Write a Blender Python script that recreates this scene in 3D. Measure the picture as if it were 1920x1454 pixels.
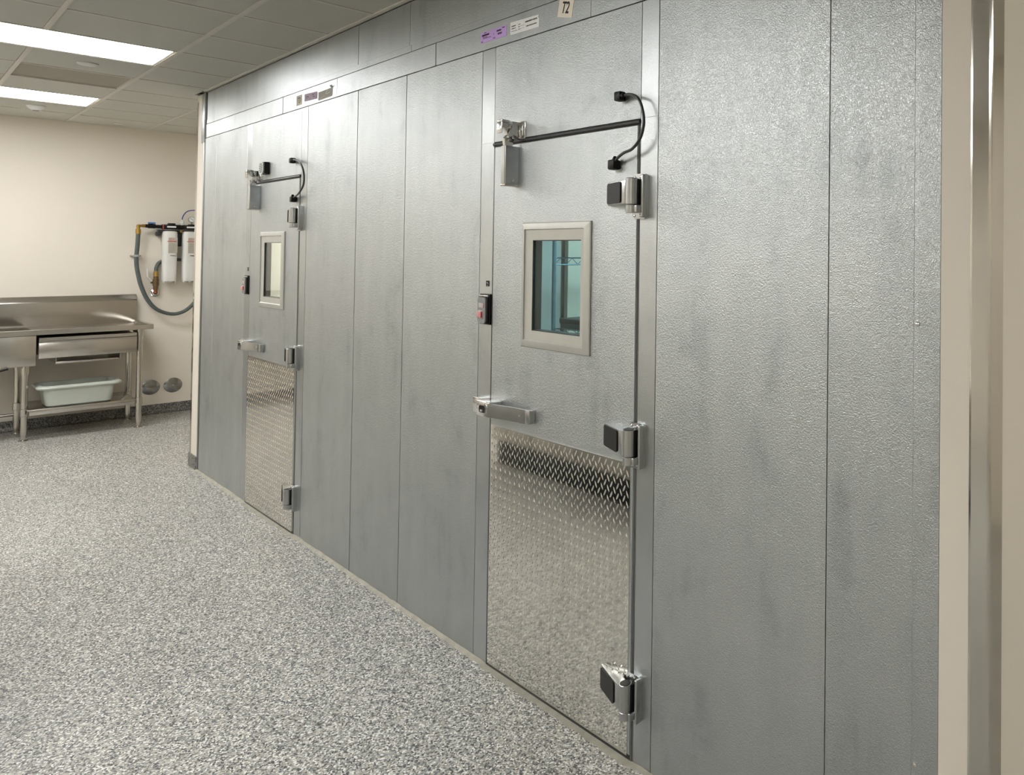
import bpy, bmesh, math, random
from mathutils import Matrix, Vector
random.seed(7)
C = bpy.context.scene.collection
for o in list(bpy.data.objects):
    bpy.data.objects.remove(o)

# ---------------------------------------------------------------- camera
# world: X runs along the cold-room front (right = +X), Y goes into it, Z is up; metres
cam_d = bpy.data.cameras.new('camera')
cam = bpy.data.objects.new('camera', cam_d)
C.objects.link(cam)
right = Vector((0.78055052, 0.62502091, 0.00947354))
down = Vector((-0.00353511, 0.01956896, -0.99980226))
fwd = Vector((-0.62508271, 0.78036268, 0.01748408))
M = Matrix.Identity(4)
for r in range(3):
    M[r][0], M[r][1], M[r][2] = right[r], -down[r], -fwd[r]
M.translation = Vector((0.0, -1.687, 1.752))
cam.matrix_world = M
cam_d.sensor_width = 36.0
cam_d.lens = 1405.93 / 1920 * 36.0
cam_d.shift_x = (960 - 1498.85) / 1920
cam_d.shift_y = (453.52 - 727) / 1920
cam_d.clip_start = 0.02
bpy.context.scene.camera = cam

# ---------------------------------------------------------------- world and exposure
LIGHT = 9.0                       # strength of a ceiling light's diffuser
w = bpy.data.worlds.new('world')
bpy.context.scene.world = w
w.use_nodes = True
w.node_tree.nodes['Background'].inputs[0].default_value = (0.9, 0.95, 1, 1)
w.node_tree.nodes['Background'].inputs[1].default_value = 0.02
vs = bpy.context.scene.view_settings
vs.view_transform = 'Standard'
vs.look = 'None'
vs.exposure = 1.13
vs.gamma = 1.0
vs.use_curve_mapping = False
cy = bpy.context.scene.cycles
cy.use_denoising = True
cy.max_bounces = 10
cy.diffuse_bounces = 6
cy.glossy_bounces = 6
cy.sample_clamp_indirect = 6.0
cy.caustics_reflective = False
cy.caustics_refractive = False


# ---------------------------------------------------------------- materials
def new_mat(name):
    m = bpy.data.materials.new(name)
    m.use_nodes = True
    nt = m.node_tree
    b = nt.nodes['Principled BSDF']
    return m, nt, b


def plain(name, col, rough=0.5, metal=0.0, spec=0.5, noise=0.0, scale=8.0):
    m, nt, b = new_mat(name)
    b.inputs['Base Color'].default_value = (*col, 1)
    b.inputs['Roughness'].default_value = rough
    b.inputs['Metallic'].default_value = metal
    b.inputs['Specular IOR Level'].default_value = spec
    if noise:
        tc = nt.nodes.new('ShaderNodeTexCoord')
        nz = nt.nodes.new('ShaderNodeTexNoise')
        nz.inputs['Scale'].default_value = scale
        nz.inputs['Detail'].default_value = 4
        nt.links.new(tc.outputs['Object'], nz.inputs['Vector'])
        mr = nt.nodes.new('ShaderNodeMapRange')
        mr.inputs[1].default_value = 0.3
        mr.inputs[2].default_value = 0.7
        mr.inputs[3].default_value = 1 - noise
        mr.inputs[4].default_value = 1.0
        nt.links.new(nz.outputs['Fac'], mr.inputs[0])
        mx = nt.nodes.new('ShaderNodeVectorMath')
        mx.operation = 'SCALE'
        mx.inputs[0].default_value = col
        nt.links.new(mr.outputs[0], mx.inputs['Scale'])
        nt.links.new(mx.outputs[0], b.inputs['Base Color'])
    return m


def mapped(nt, scale):
    tc = nt.nodes.new('ShaderNodeTexCoord')
    mp = nt.nodes.new('ShaderNodeMapping')
    mp.inputs['Scale'].default_value = scale
    nt.links.new(tc.outputs['Object'], mp.inputs['Vector'])
    return mp.outputs[0]


def ramp(nt, sock, stops, interp='LINEAR'):
    r = nt.nodes.new('ShaderNodeValToRGB')
    r.color_ramp.interpolation = interp
    el = r.color_ramp.elements
    while len(el) > 1:
        el.remove(el[-1])
    el[0].position, el[0].color = stops[0][0], (*stops[0][1], 1)
    for p, c in stops[1:]:
        e = el.new(p)
        e.color = (*c, 1)
    nt.links.new(sock, r.inputs[0])
    return r.outputs[0]


def math_node(nt, op, a, b):
    n = nt.nodes.new('ShaderNodeMath')
    n.operation = op
    for i, v in enumerate((a, b)):
        if isinstance(v, (int, float)):
            n.inputs[i].default_value = v
        else:
            nt.links.new(v, n.inputs[i])
    return n.outputs[0]


def noise_out(nt, vec, scale, detail=3.0, rough=0.5, dist=0.0):
    n = nt.nodes.new('ShaderNodeTexNoise')
    n.inputs['Scale'].default_value = scale
    n.inputs['Detail'].default_value = detail
    n.inputs['Roughness'].default_value = rough
    n.inputs['Distortion'].default_value = dist
    nt.links.new(vec, n.inputs['Vector'])
    return n.outputs['Fac']


def embossed(name, tone=1.0, bump=0.8, rough=0.40):
    """stucco embossed galvanised sheet with handling smudges"""
    m, nt, b = new_mat(name)
    b.inputs['Metallic'].default_value = 1.0
    v1 = mapped(nt, (1, 1, 1))
    v2 = mapped(nt, (4.0, 4.0, 0.8))
    smudge = noise_out(nt, v2, 1.6, 5, 0.6)
    blot = noise_out(nt, v1, 3.2, 5, 0.65, 0.6)
    s = math_node(nt, 'ADD', math_node(nt, 'MULTIPLY', smudge, 0.5), math_node(nt, 'MULTIPLY', blot, 0.5))
    oi = nt.nodes.new('ShaderNodeObjectInfo')
    col = ramp(nt, s, [(0.30, (0.385 * tone, 0.415 * tone, 0.43 * tone)), (0.45, (0.53 * tone, 0.562 * tone, 0.575 * tone)), (0.62, (0.58 * tone, 0.608 * tone, 0.618 * tone))])
    sc = nt.nodes.new('ShaderNodeVectorMath')
    sc.operation = 'SCALE'
    nt.links.new(col, sc.inputs[0])
    f = math_node(nt, 'ADD', math_node(nt, 'MULTIPLY', oi.outputs['Random'], 0.07), 0.95)
    nt.links.new(f, sc.inputs['Scale'])
    nt.links.new(sc.outputs[0], b.inputs['Base Color'])
    rr = math_node(nt, 'ADD', math_node(nt, 'MULTIPLY', s, -0.16), rough + 0.08)
    nt.links.new(rr, b.inputs['Roughness'])
    h = noise_out(nt, v1, 170, 1.0, 0.5, 1.4)
    bp = nt.nodes.new('ShaderNodeBump')
    bp.inputs['Strength'].default_value = bump
    bp.inputs['Distance'].default_value = 0.0025
    nt.links.new(h, bp.inputs['Height'])
    nt.links.new(bp.outputs[0], b.inputs['Normal'])
    return m


def brushed(name, col=(0.62, 0.61, 0.58), rough=0.25, stretch=(2, 60, 60), var=0.12):
    m, nt, b = new_mat(name)
    b.inputs['Metallic'].default_value = 1.0
    v = mapped(nt, stretch)
    n = noise_out(nt, v, 6, 3)
    rr = math_node(nt, 'ADD', math_node(nt, 'MULTIPLY', n, var), rough - var * 0.5)
    nt.links.new(rr, b.inputs['Roughness'])
    n2 = noise_out(nt, mapped(nt, (1, 1, 1)), 4, 4)
    c = ramp(nt, n2, [(0.3, tuple(x * 0.9 for x in col)), (0.7, col)])
    nt.links.new(c, b.inputs['Base Color'])
    return m


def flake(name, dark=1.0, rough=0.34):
    """broadcast colour-flake epoxy"""
    m, nt, b = new_mat(name)
    v = mapped(nt, (1, 1, 1))
    wob = nt.nodes.new('ShaderNodeTexNoise')
    wob.inputs['Scale'].default_value = 140
    nt.links.new(v, wob.inputs['Vector'])
    ma = nt.nodes.new('ShaderNodeVectorMath')
    ma.operation = 'MULTIPLY_ADD'
    nt.links.new(wob.outputs['Color'], ma.inputs[0])
    ma.inputs[1].default_value = (0.006, 0.006, 0.006)
    nt.links.new(v, ma.inputs[2])
    vo = nt.nodes.new('ShaderNodeTexVoronoi')
    vo.inputs['Scale'].default_value = 175
    nt.links.new(ma.outputs[0], vo.inputs['Vector'])
    sep = nt.nodes.new('ShaderNodeSeparateColor')
    nt.links.new(vo.outputs['Color'], sep.inputs[0])
    d = dark
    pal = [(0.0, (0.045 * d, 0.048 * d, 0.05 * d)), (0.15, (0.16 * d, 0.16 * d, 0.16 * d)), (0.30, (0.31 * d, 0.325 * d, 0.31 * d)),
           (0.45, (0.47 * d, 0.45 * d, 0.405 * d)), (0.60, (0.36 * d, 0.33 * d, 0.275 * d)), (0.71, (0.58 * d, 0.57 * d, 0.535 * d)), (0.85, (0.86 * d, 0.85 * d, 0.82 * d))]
    col = ramp(nt, sep.outputs[0], pal, 'CONSTANT')
    big = noise_out(nt, v, 1.3, 4)
    mr = math_node(nt, 'ADD', math_node(nt, 'MULTIPLY', big, 0.22), 0.86)
    sc = nt.nodes.new('ShaderNodeVectorMath')
    sc.operation = 'SCALE'
    nt.links.new(col, sc.inputs[0])
    nt.links.new(mr, sc.inputs['Scale'])
    nt.links.new(sc.outputs[0], b.inputs['Base Color'])
    b.inputs['Roughness'].default_value = rough
    b.inputs['Specular IOR Level'].default_value = 0.45
    bp = nt.nodes.new('ShaderNodeBump')
    bp.inputs['Strength'].default_value = 0.3
    bp.inputs['Distance'].default_value = 0.002
    nt.links.new(noise_out(nt, v, 160, 2), bp.inputs['Height'])
    nt.links.new(bp.outputs[0], b.inputs['Normal'])
    return m


def paint(name, col, rough=0.55, bump=0.12):
    m, nt, b = new_mat(name)
    v = mapped(nt, (1, 1, 1))
    n = noise_out(nt, v, 1.2, 4)
    c = ramp(nt, n, [(0.3, tuple(x * 0.965 for x in col)), (0.7, col)])
    nt.links.new(c, b.inputs['Base Color'])
    b.inputs['Roughness'].default_value = rough
    bp = nt.nodes.new('ShaderNodeBump')
    bp.inputs['Strength'].default_value = bump
    bp.inputs['Distance'].default_value = 0.002
    nt.links.new(noise_out(nt, v, 140, 2), bp.inputs['Height'])
    nt.links.new(bp.outputs[0], b.inputs['Normal'])
    return m


def emit(name, col, s):
    m, nt, b = new_mat(name)
    b.inputs['Base Color'].default_value = (0.9, 0.9, 0.9, 1)
    b.inputs['Emission Color'].default_value = (*col, 1)
    b.inputs['Emission Strength'].default_value = s
    return m


def glass(name, col):
    m, nt, b = new_mat(name)
    b.inputs['Base Color'].default_value = (*col, 1)
    b.inputs['Transmission Weight'].default_value = 1.0
    b.inputs['Roughness'].default_value = 0.0
    b.inputs['IOR'].default_value = 1.45
    # thin pane: straight-through tint plus a clear surface reflection
    tr = nt.nodes.new('ShaderNodeBsdfTransparent')
    tr.inputs[0].default_value = (*col, 1)
    gl = nt.nodes.new('ShaderNodeBsdfGlossy')
    gl.inputs['Roughness'].default_value = 0.02
    lw = nt.nodes.new('ShaderNodeLayerWeight')
    lw.inputs['Blend'].default_value = 0.5
    fr = math_node(nt, 'ADD', math_node(nt, 'MULTIPLY', math_node(nt, 'POWER', lw.outputs['Facing'], 5.0), 0.9), 0.035)
    mx = nt.nodes.new('ShaderNodeMixShader')
    nt.links.new(fr, mx.inputs[0])
    nt.links.new(tr.outputs[0], mx.inputs[1])
    nt.links.new(gl.outputs[0], mx.inputs[2])
    nt.links.new(mx.outputs[0], nt.nodes['Material Output'].inputs['Surface'])
    nt.nodes.remove(b)
    return m


MAT = dict(
    emboss=embossed('embossed_galvanised', 0.93),
    emboss_dull=embossed('embossed_galvanised_fascia', 0.88, 0.5, 0.40),
    smooth_galv=embossed('smooth_galvanised', 0.93, 0.22, 0.36),
    tread=brushed('polished_tread_aluminium', (0.72, 0.705, 0.655), 0.055, (3, 3, 3), 0.03),
    steel=brushed('brushed_stainless', (0.60, 0.575, 0.535), 0.22),
    steel_v=brushed('brushed_stainless_upright', (0.58, 0.555, 0.51), 0.18, (60, 60, 2)),
    guard=brushed('guard_stainless', (0.60, 0.58, 0.54), 0.13, (60, 60, 2), 0.06),
    satin=plain('satin_hinge_alloy', (0.50, 0.51, 0.51), 0.27, 1.0, noise=0.08, scale=30),
    chrome=plain('chrome', (0.72, 0.72, 0.71), 0.16, 1.0, noise=0.05, scale=20),
    cover_steel=plain('cover_plate_steel', (0.36, 0.365, 0.36), 0.16, 1.0, noise=0.25, scale=25),
    zinc=plain('zinc_plate', (0.50, 0.52, 0.54), 0.38, 1.0, noise=0.15, scale=20),
    alu=plain('anodised_window_frame', (0.50, 0.50, 0.465), 0.42, 0.5, noise=0.06, scale=14),
    black=plain('black_plastic', (0.010, 0.010, 0.010), 0.4, spec=0.22, noise=0.2, scale=30),
    rubber=plain('black_rubber', (0.03, 0.032, 0.035), 0.35, noise=0.2, scale=30),
    grey_gasket=plain('grey_vinyl_gasket', (0.17, 0.175, 0.175), 0.35, noise=0.15, scale=20),
    grey=plain('grey_plastic', (0.23, 0.235, 0.23), 0.45, noise=0.06, scale=30),
    pale_grey=plain('pale_grey_plastic', (0.42, 0.43, 0.41), 0.45, noise=0.06, scale=30),
    pink=plain('faded_red_lens', (0.66, 0.30, 0.29), 0.3, noise=0.2, scale=60),
    red=plain('red_lens_edge', (0.62, 0.06, 0.09), 0.3, noise=0.1, scale=60),
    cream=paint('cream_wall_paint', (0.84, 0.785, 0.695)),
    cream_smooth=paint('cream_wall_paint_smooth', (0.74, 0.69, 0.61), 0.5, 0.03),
    tile=paint('ceiling_tile', (0.66, 0.66, 0.61), 0.9, 0.3),
    tile_dark=paint('ceiling_tile_dark', (0.45, 0.42, 0.36), 0.9, 0.3),
    grid=plain('ceiling_grid_enamel', (0.72, 0.69, 0.63), 0.45, noise=0.04, scale=3),
    white=plain('white_enamel', (0.82, 0.81, 0.78), 0.4, noise=0.04, scale=12),
    white_plastic=plain('white_plastic', (0.80, 0.80, 0.78), 0.35, noise=0.04, scale=12),
    caulk=plain('yellowed_caulk', (0.44, 0.42, 0.345), 0.6, noise=0.3, scale=18),
    floor=flake('flake_epoxy_floor', 1.07),
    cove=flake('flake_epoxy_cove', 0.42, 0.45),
    diffuser=emit('light_diffuser', (1.0, 0.99, 0.965), LIGHT),
    cold_diffuser=emit('cold_room_diffuser', (0.90, 1.0, 0.98), 120.0),
    warm_diffuser=emit('lit_room_diffuser', (1.0, 0.97, 0.90), 150.0),
    teal_glass=glass('tinted_pane', (0.66, 0.81, 0.815)),
    clear_glass=glass('clear_pane', (0.90, 0.93, 0.90)),
    purple=plain('purple_paper', (0.58, 0.38, 0.78), 0.7, noise=0.06, scale=40),
    faded_purple=plain('faded_purple_paper', (0.42, 0.33, 0.42), 0.75, noise=0.35, scale=60),
    paper=plain('white_paper', (0.88, 0.89, 0.90), 0.7, noise=0.05, scale=40),
    masking=plain('cream_tape', (0.92, 0.85, 0.745), 0.7, noise=0.06, scale=40),
    old_tape=plain('aged_tape', (0.46, 0.42, 0.33), 0.7, noise=0.15, scale=50),
    grey_paper=plain('weathered_grey_paper', (0.36, 0.35, 0.30), 0.75, noise=0.2, scale=50),
    ink=plain('black_ink', (0.012, 0.011, 0.011), 0.6, noise=0.1, scale=40),
    purple_ink=plain('dark_purple_ink', (0.10, 0.05, 0.13), 0.6, noise=0.1, scale=40),
    brass=plain('brass', (0.55, 0.36, 0.10), 0.3, 1.0, noise=0.2, scale=40),
    bronze=plain('aged_bronze', (0.22, 0.15, 0.08), 0.4, 0.9, noise=0.3, scale=50),
    copper=plain('copper_tail', (0.35, 0.14, 0.08), 0.35, 1.0, noise=0.2, scale=50),
    hose=plain('grey_green_hose', (0.10, 0.122, 0.118), 0.5, noise=0.15, scale=30),
    blue=plain('blue_handle', (0.06, 0.20, 0.55), 0.4, noise=0.1, scale=40),
    blue_tube=plain('blue_tube', (0.04, 0.05, 0.32), 0.35, noise=0.1, scale=40),
    red_band=plain('red_ink', (0.60, 0.10, 0.09), 0.6, noise=0.1, scale=40),
    label=plain('printed_label', (0.55, 0.52, 0.45), 0.6, noise=0.1, scale=60),
    tub=plain('pale_grey_polyethylene', (0.52, 0.56, 0.51), 0.4, noise=0.05, scale=10),
    dark_steel=brushed('dark_galvanised', (0.36, 0.35, 0.33), 0.4),  # darker, rougher metal for the drawer box
    inside=plain('cold_room_lining', (0.50, 0.53, 0.53), 0.5, 0.2, noise=0.12, scale=5),
    inside_pale=plain('pale_room_lining', (0.74, 0.71, 0.62), 0.6, noise=0.1, scale=6),
    blue_post=plain('blue_epoxy_wire', (0.16, 0.33, 0.42), 0.35, 0.4, noise=0.2, scale=40),
    teal=plain('teal_plastic', (0.10, 0.26, 0.29), 0.4, noise=0.15, scale=20),
    charcoal=plain('charcoal_plastic', (0.05, 0.07, 0.075), 0.5, noise=0.15, scale=20),
)


# ---------------------------------------------------------------- mesh helpers
def basis(axis):
    a = Vector(axis).normalized()
    h = Vector((0, 0, 1)) if abs(a.z) < 0.9 else Vector((1, 0, 0))
    u = a.cross(h).normalized()
    return a, u, a.cross(u)


class MB:
    def __init__(s):
        s.bm = bmesh.new()

    def _take(s, t, mtx=None):
        me = bpy.data.meshes.new('tmp')
        t.to_mesh(me)
        t.free()
        if mtx is not None:
            me.transform(mtx)
        s.bm.from_mesh(me)
        bpy.data.meshes.remove(me)
        return s

    def box(s, x0, x1, y0, y1, z0, z1, bev=0.0, seg=2, mtx=None):
        t = bmesh.new()
        bmesh.ops.create_cube(t, size=1)
        lo = Vector((min(x0, x1), min(y0, y1), min(z0, z1)))
        hi = Vector((max(x0, x1), max(y0, y1), max(z0, z1)))
        for v in t.verts:
            v.co = Vector([lo[i] + (v.co[i] + 0.5) * (hi[i] - lo[i]) for i in range(3)])
        if bev:
            bev = min(bev, 0.45 * min(hi[i] - lo[i] for i in range(3)))
            bmesh.ops.bevel(t, geom=t.edges[:], offset=bev, segments=seg, affect='EDGES', profile=0.5)
        return s._take(t, mtx)

    def prism(s, pts, axis, a, b, bev=0.0, seg=2, mtx=None):
        """extrude a 2-D outline along axis 'x','y','z' from a to b; pts are the two other coordinates in xyz order"""
        t = bmesh.new()
        vs_ = []
        for p in pts:
            co = {'x': (a, p[0], p[1]), 'y': (p[0], a, p[1]), 'z': (p[0], p[1], a)}[axis]
            vs_.append(t.verts.new(co))
        f = t.faces.new(vs_)
        r = bmesh.ops.extrude_face_region(t, geom=[f])
        d = {'x': (b - a, 0, 0), 'y': (0, b - a, 0), 'z': (0, 0, b - a)}[axis]
        bmesh.ops.translate(t, verts=[v for v in r['geom'] if isinstance(v, bmesh.types.BMVert)], vec=d)
        bmesh.ops.recalc_face_normals(t, faces=t.faces[:])
        if bev:
            bmesh.ops.bevel(t, geom=t.edges[:], offset=bev, segments=seg, affect='EDGES', profile=0.5)
        return s._take(t, mtx)

    def cyl(s, p0, p1, r0, r1=None, n=24, bev=0.0):
        r1 = r0 if r1 is None else r1
        p0, p1 = Vector(p0), Vector(p1)
        a, u, v = basis(p1 - p0)
        t = bmesh.new()
        L = (p1 - p0).length
        prof = [(0, r0), (L, r1)] if not bev else [(0, r0 - bev), (bev, r0), (L - bev, r1), (L, r1 - bev)]
        rings = []
        for d, r in prof:
            rings.append([t.verts.new(p0 + a * d + (u * math.cos(2 * math.pi * k / n) + v * math.sin(2 * math.pi * k / n)) * r) for k in range(n)])
        for q in range(len(rings) - 1):
            for k in range(n):
                t.faces.new((rings[q][k], rings[q][(k + 1) % n], rings[q + 1][(k + 1) % n], rings[q + 1][k]))
        t.faces.new(rings[0])
        t.faces.new(rings[-1])
        bmesh.ops.recalc_face_normals(t, faces=t.faces[:])
        return s._take(t)

    def lathe(s, p0, axis, prof, n=32):
        """prof: list of (distance along axis, radius)"""
        p0 = Vector(p0)
        a, u, v = basis(axis)
        t = bmesh.new()
        rings = []
        for d, r in prof:
            rings.append([t.verts.new(p0 + a * d + (u * math.cos(2 * math.pi * k / n) + v * math.sin(2 * math.pi * k / n)) * max(r, 1e-5)) for k in range(n)])
        for q in range(len(rings) - 1):
            for k in range(n):
                t.faces.new((rings[q][k], rings[q][(k + 1) % n], rings[q + 1][(k + 1) % n], rings[q + 1][k]))
        t.faces.new(rings[0])
        t.faces.new(rings[-1])
        bmesh.ops.recalc_face_normals(t, faces=t.faces[:])
        return s._take(t)

    def tube(s, pts, r, n=12, smooth=6):
        pts = [Vector(p) for p in pts]
        if smooth and len(pts) > 2:
            P = [pts[0]] + pts + [pts[-1]]
            out = []
            for i in range(1, len(P) - 2):
                for k in range(smooth):
                    q = k / smooth
                    a, b, c, d = P[i - 1], P[i], P[i + 1], P[i + 2]
                    out.append(0.5 * ((2 * b) + (c - a) * q + (2 * a - 5 * b + 4 * c - d) * q * q + (-a + 3 * b - 3 * c + d) * q ** 3))
            out.append(pts[-1])
            pts = out
        t = bmesh.new()
        rings = []
        u = None
        for i, p in enumerate(pts):
            tan = (pts[min(i + 1, len(pts) - 1)] - pts[max(i - 1, 0)]).normalized()
            if u is None:
                _, u, _ = basis(tan)
            u = (u - tan * u.dot(tan)).normalized()
            v = tan.cross(u)
            rings.append([t.verts.new(p + (u * math.cos(2 * math.pi * k / n) + v * math.sin(2 * math.pi * k / n)) * r) for k in range(n)])
        for q in range(len(rings) - 1):
            for k in range(n):
                t.faces.new((rings[q][k], rings[q][(k + 1) % n], rings[q + 1][(k + 1) % n], rings[q + 1][k]))
        t.faces.new(rings[0])
        t.faces.new(rings[-1])
        bmesh.ops.recalc_face_normals(t, faces=t.faces[:])
        return s._take(t)

    def ball(s, c, r, sc=(1, 1, 1), n=16):
        t = bmesh.new()
        bmesh.ops.create_uvsphere(t, u_segments=n, v_segments=n // 2 + 2, radius=r)
        for v in t.verts:
            v.co = Vector((v.co.x * sc[0], v.co.y * sc[1], v.co.z * sc[2])) + Vector(c)
        return s._take(t)

    def loft(s, rings, cap0=True, cap1=True):
        t = bmesh.new()
        R = [[t.verts.new(p) for p in ring] for ring in rings]
        n = len(R[0])
        for q in range(len(R) - 1):
            for k in range(n):
                t.faces.new((R[q][k], R[q][(k + 1) % n], R[q + 1][(k + 1) % n], R[q + 1][k]))
        if cap0:
            t.faces.new(R[0])
        if cap1:
            t.faces.new(R[-1])
        bmesh.ops.recalc_face_normals(t, faces=t.faces[:])
        return s._take(t)

    def mesh(s, me, mtx):
        me = me.copy()
        me.transform(mtx)
        s.bm.from_mesh(me)
        return s


def wloc(o):
    p = Vector((0, 0, 0))
    while o is not None:
        p += o.location
        o = o.parent
    return p


def obj(name, mb, mat, parent=None, loc=None, smooth=35):
    """link one mesh object; mb holds world coordinates"""
    me = bpy.data.meshes.new(name)
    mb.bm.to_mesh(me)
    mb.bm.free()
    me.materials.append(MAT[mat] if isinstance(mat, str) else mat)
    o = bpy.data.objects.new(name, me)
    C.objects.link(o)
    if loc is not None:
        o.location = loc
    if parent is not None:
        o.parent = parent
    me.transform(Matrix.Translation(-wloc(o)))
    if smooth:
        me.polygons.foreach_set('use_smooth', [True] * len(me.polygons))
        me.set_sharp_from_angle(angle=math.radians(smooth))
    me.update()
    return o


def tag(o, label, cat, group=None, kind=None):
    o['label'] = label
    o['category'] = cat
    if group:
        o['group'] = group
    if kind:
        o['kind'] = kind
    return o


def empty(name, loc, label, cat, group=None, kind=None):
    o = bpy.data.objects.new(name, None)
    o.empty_display_size = 0.1
    C.objects.link(o)
    o.location = loc
    return tag(o, label, cat, group, kind)


def rrect(cx, cz, wx, wz, r, n=5):
    out = []
    for sx, sz, a0 in ((1, 1, 0), (-1, 1, 90), (-1, -1, 180), (1, -1, 270)):
        for k in range(n + 1):
            a = math.radians(a0 + 90 * k / n)
            out.append((cx + sx * (wx / 2 - r) + r * math.cos(a), cz + sz * (wz / 2 - r) + r * math.sin(a)))
    return out


def text_mesh(s, size, shear=0.0):
    cu = bpy.data.curves.new('lettering', 'FONT')
    cu.body = s
    cu.size = size
    cu.shear = shear
    cu.extrude = 0.0003
    cu.offset = 0.018 * size
    ob = bpy.data.objects.new('lettering', cu)
    C.objects.link(ob)
    bpy.context.view_layer.update()
    me = bpy.data.meshes.new_from_object(ob.evaluated_get(bpy.context.evaluated_depsgraph_get()))
    bpy.data.objects.remove(ob)
    bpy.data.curves.remove(cu)
    return me


# ================================================================ THE SETTING
CEIL = 3.0046
XB = -10.33                        # back wall
tag(obj('floor', MB().box(-11, 3.4, -5.2, 3.2, -0.1, 0), 'floor'),
    'speckled grey and beige flake epoxy floor', 'floor', kind='structure')

# ---- ceiling: tiles above a lay-in grid
T0, TS = -4.857, 0.6075            # a cross tee, spacing
R0 = -0.449
GAPS = []                          # openings for the light fixtures
LIGHTS = [(-6.372, -1.063, 0), (-8.802, -1.063, 0),
          (-6.372, -3.50, 1), (-8.802, -3.50, 1), (-3.942, -2.2715, 3), (-2.727, -2.2715, 3), (0.3105, -3.50, 1), (1.5255, 1.40, 2)]  # last one is added to brighten the side passage wall
ceil = empty('ceiling', (-4, -2, CEIL), 'grey-white lay-in tile ceiling in a painted metal grid', 'ceiling', kind='structure')
tiles = MB().box(-11, 3.4, -5.2, 3.2, CEIL + 0.035, CEIL + 0.06)
obj('ceiling_tiles', tiles, 'tile', ceil)
tl = MB()
n = round((T0 - XB) / TS) + 1
k0 = -13
for i in range(k0, n):
    x = T0 - i * TS
    for j in range(0, 8):
        y1 = R0 - TS * (j - 1) if j else -0.022
        y0 = R0 - TS * j
        x0, x1 = x - TS + 0.0135, x - 0.0165
        if i == 4 and j == 1:      # one darker tile behind the nearer light
            continue
        cxm, cym = x - TS / 2, (y0 + y1) / 2
        if any(abs(cxm - lx) < 0.31 and abs(cym - ly) < 0.62 for lx, ly, _ in LIGHTS):
            continue
        tl.box(x0, x1, y0 + 0.0145, y1 - (0.0145 if j else 0.0), CEIL + 0.004, CEIL + 0.02)
obj('tile_field', tl, 'tile', ceil, smooth=0)
xd = T0 - 4 * TS
o = obj('dark_tile', MB().box(xd - TS + 0.012, xd - 0.012, R0 - TS + 0.012, R0 - 0.012, CEIL + 0.014, CEIL + 0.026), 'tile_dark', ceil, smooth=0)
o['label'] = 'darker tan ceiling tile'
grid = MB()
for j in range(0, 8):
    y = R0 - TS * j
    if j in (1, 3, 5):
        # this runner is interrupted by the fixtures
        xs = [3.4]
        for lx, ly, row in sorted([q for q in LIGHTS if q[2] == {1: 0, 3: 3, 5: 1}[j]], reverse=True):
            xs += [lx + 0.305, lx - 0.305]
        xs.append(XB)
        for q in range(0, len(xs), 2):
            grid.box(xs[q + 1], xs[q], y - 0.0125, y + 0.0125, CEIL, CEIL + 0.035)
    else:
        grid.box(XB, 3.4, y - 0.0125, y + 0.0125, CEIL, CEIL + 0.035)
for i in range(k0, n):
    x = T0 - i * TS
    grid.box(x - 0.0115, x + 0.0115, -5, -0.02, CEIL + 0.001, CEIL + 0.03)
obj('ceiling_grid', grid, 'grid', ceil, smooth=0)
rec = MB()
for i in range(4, n):              # the grid goes on past the corner, over the recess
    x = T0 - i * TS
    if x < -7.7:
        rec.box(x - 0.0115, x + 0.0115, -0.02, 2.0, CEIL + 0.001, CEIL + 0.03)
rec.box(XB, -7.67, 0.146, 0.171, CEIL, CEIL + 0.03)
rec.box(XB, -7.67, 0.753, 0.778, CEIL, CEIL + 0.03)
obj('recess_grid', rec, 'grid', ceil, smooth=0)
tl = MB()
for i in range(3, n):
    x = T0 - i * TS
    for yy0, yy1 in ((-0.022, 0.146), (0.171, 0.753), (0.778, 2.0)):
        if x - TS < -7.67:
            tl.box(max(x - TS + 0.0135, XB), min(x - 0.0165, -7.67), yy0, yy1, CEIL + 0.004, CEIL + 0.02)
obj('recess_tiles', tl, 'tile', ceil, smooth=0)
ang = MB().box(-7.40, -0.9, -0.022, 0.0, CEIL - 0.001, CEIL + 0.02)
obj('wall_angle', ang, 'grid', ceil, smooth=0)

# ---- painted walls
tag(obj('wall_back', MB().box(XB - 0.15, XB, -5.2, 2.1, 0, CEIL + 0.03), 'cream'), 'cream painted wall behind the steel sink table', 'wall', kind='structure')
tag(obj('wall_left', MB().box(-11, 3.4, -5.15, -5.0, 0, CEIL + 0.03), 'cream'), 'cream painted wall facing the cold rooms', 'wall', kind='structure')
tag(obj('wall_front', MB().box(3.2, 3.35, -5.0, 3.1, 0, CEIL + 0.03), 'cream'), 'cream painted wall behind the viewer', 'wall', kind='structure')
tag(obj('wall_recess', MB().box(XB, -7.66, 2.0, 2.15, 0, CEIL + 0.03), 'cream'), 'cream painted wall of the recess past the cold rooms', 'wall', kind='structure')
tag(obj('wall_hall', MB().box(-0.9, 3.3, 3.0, 3.15, 0, CEIL + 0.03), 'cream'), 'cream painted wall at the end of the side passage', 'wall', kind='structure')
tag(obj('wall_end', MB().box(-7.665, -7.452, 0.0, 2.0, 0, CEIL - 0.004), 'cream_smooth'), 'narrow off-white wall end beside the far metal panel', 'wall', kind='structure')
tag(obj('wall_corner', MB().box(-0.8945, -0.763, -0.004, 3.0, 0, CEIL + 0.03), 'cream_smooth'), 'off-white wall corner at the right edge with a steel guard', 'wall', kind='structure')

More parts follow.
